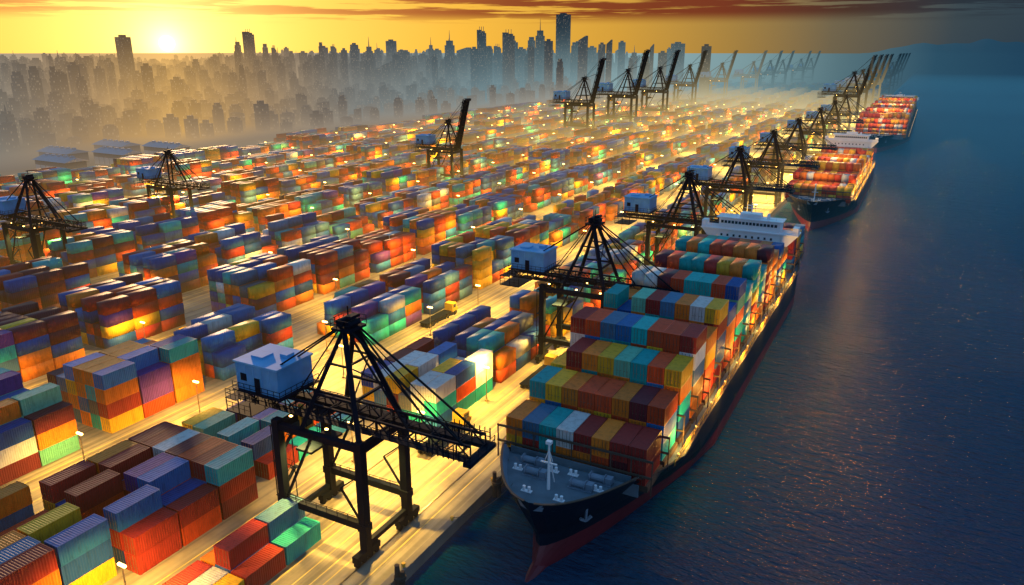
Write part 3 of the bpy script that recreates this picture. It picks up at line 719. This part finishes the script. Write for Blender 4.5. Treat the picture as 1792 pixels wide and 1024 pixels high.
cand.sort()
grid=set(); bl=[]
for D,x,y,px in cand:
    gx,gy=round(x/20),round(y/20)
    if (gx,gy) in grid: continue
    grid.add((gx,gy)); x=gx*20+random.uniform(-5,5); y=gy*20+random.uniform(-5,5)
    base=12+max(0,min(1,(D-500)/600))*13
    h=base*random.choice([.4,.5,.7,.9,1.0,1.3,1.7,2.4])*random.uniform(.85,1.15)
    if x>-640: h=min(h,random.uniform(10,26))
    near_sun=abs(px-295)<75
    cap=(42 if near_sun else 50 if px<480 else 60)*random.uniform(.7,1.12)
    bl.append((x,y,random.uniform(4.5,9.5),random.uniform(4.5,9.5),min(h,cap),random.choice([0,0,0,1,1,1,2,3,4])))
print('buildings',len(bl))
for i,(x,y,w,l,h,kd) in enumerate(bl[:190]):
    ob('building',building(w,l,h,kd).mesh('building',[random.choice(FM)]),None,(x,y,0),label='slim city building with scattered lit windows in haze',category='building',group=BG)
sb=MB()
for (x,y,w,l,h,kd) in bl[190:]:
    b=building(w,l,h,kd); n=len(sb.v); mi=random.randrange(3)
    sb.v+=[(v[0]+x,v[1]+y,v[2]) for v in b.v]; sb.f+=[tuple(n+q for q in f) for f in b.f]; sb.m+=[mi]*len(b.f)
ob('city_buildings',sb.mesh('city_buildings',FM),kind='stuff',label='mass of distant city buildings in haze',category='buildings')

M_HILL=mat('hill_mat',(.02,.035,.045),.9,0,.3,.002)
hb_=MB(); nx=150; ny=8
for j in range(ny):
    for i in range(nx):
        px=1150+i*8; v,cs=dirpx(px); D=9000+j*500
        prof=max(0,min(1,(px-1400)/420)); prof=prof*prof*(3-2*prof); h=(300*prof)*(.8+.2*math.sin(i*.13+1)+.10*math.sin(i*.37)+.05*math.sin(i*.9))*math.sin(math.pi*j/(ny-1))**.7
        hb_.v.append((v.x*D,v.y*D,h-6+random.uniform(-3,3)))
for j in range(ny-1):
    for i in range(nx-1): a=j*nx+i; hb_.f.append((a,a+1,a+nx+1,a+nx)); hb_.m.append(0)
ob('hill',hb_.mesh('hill',[M_HILL],True),kind='structure')

# ------------------------------------------------------------ aerial haze painted into every material as emission, by distance from the camera point
G=bpy.data.node_groups.new('painted_haze','ShaderNodeTree')
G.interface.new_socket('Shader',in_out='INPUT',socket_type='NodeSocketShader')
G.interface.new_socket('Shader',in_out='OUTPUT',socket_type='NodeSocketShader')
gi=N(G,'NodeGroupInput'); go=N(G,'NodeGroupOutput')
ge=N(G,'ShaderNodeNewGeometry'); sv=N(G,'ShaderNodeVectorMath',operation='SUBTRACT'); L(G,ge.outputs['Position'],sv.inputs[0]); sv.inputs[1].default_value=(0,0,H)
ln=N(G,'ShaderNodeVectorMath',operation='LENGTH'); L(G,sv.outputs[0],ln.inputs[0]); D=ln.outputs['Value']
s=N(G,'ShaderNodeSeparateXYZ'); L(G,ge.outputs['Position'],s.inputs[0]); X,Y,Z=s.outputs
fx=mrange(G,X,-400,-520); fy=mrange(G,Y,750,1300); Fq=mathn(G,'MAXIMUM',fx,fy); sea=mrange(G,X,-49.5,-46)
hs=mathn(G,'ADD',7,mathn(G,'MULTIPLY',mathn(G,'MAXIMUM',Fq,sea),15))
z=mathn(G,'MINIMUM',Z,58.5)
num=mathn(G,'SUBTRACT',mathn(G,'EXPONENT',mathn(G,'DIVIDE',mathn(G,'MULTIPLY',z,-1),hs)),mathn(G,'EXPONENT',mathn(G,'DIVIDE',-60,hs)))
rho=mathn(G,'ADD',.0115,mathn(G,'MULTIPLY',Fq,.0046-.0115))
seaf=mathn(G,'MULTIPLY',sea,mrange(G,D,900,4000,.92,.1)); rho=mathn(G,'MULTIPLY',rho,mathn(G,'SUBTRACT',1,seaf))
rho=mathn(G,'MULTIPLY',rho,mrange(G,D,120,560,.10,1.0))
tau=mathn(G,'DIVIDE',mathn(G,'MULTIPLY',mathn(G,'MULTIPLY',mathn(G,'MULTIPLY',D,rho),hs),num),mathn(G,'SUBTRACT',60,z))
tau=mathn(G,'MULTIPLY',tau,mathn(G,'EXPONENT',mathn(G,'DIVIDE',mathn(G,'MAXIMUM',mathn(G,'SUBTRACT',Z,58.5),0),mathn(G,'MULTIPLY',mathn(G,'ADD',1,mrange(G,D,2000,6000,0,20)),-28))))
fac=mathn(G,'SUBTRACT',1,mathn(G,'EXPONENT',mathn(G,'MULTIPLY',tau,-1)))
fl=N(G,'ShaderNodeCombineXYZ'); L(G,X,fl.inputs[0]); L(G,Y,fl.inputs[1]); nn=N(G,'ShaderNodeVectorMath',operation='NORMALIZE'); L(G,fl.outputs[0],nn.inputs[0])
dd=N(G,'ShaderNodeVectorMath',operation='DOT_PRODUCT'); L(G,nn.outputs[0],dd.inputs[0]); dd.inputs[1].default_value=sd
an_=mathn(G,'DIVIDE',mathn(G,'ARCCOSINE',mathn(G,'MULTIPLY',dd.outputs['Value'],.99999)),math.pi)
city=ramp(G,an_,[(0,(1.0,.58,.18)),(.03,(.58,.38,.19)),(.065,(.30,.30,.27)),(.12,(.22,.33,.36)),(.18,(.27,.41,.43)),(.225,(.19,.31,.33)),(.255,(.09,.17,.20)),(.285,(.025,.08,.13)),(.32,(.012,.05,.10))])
yard=mixc(G,mrange(G,Y,250,900),(1.0,.58,.11),(1.0,.74,.30))  # golden yard glow painted into the haze colour
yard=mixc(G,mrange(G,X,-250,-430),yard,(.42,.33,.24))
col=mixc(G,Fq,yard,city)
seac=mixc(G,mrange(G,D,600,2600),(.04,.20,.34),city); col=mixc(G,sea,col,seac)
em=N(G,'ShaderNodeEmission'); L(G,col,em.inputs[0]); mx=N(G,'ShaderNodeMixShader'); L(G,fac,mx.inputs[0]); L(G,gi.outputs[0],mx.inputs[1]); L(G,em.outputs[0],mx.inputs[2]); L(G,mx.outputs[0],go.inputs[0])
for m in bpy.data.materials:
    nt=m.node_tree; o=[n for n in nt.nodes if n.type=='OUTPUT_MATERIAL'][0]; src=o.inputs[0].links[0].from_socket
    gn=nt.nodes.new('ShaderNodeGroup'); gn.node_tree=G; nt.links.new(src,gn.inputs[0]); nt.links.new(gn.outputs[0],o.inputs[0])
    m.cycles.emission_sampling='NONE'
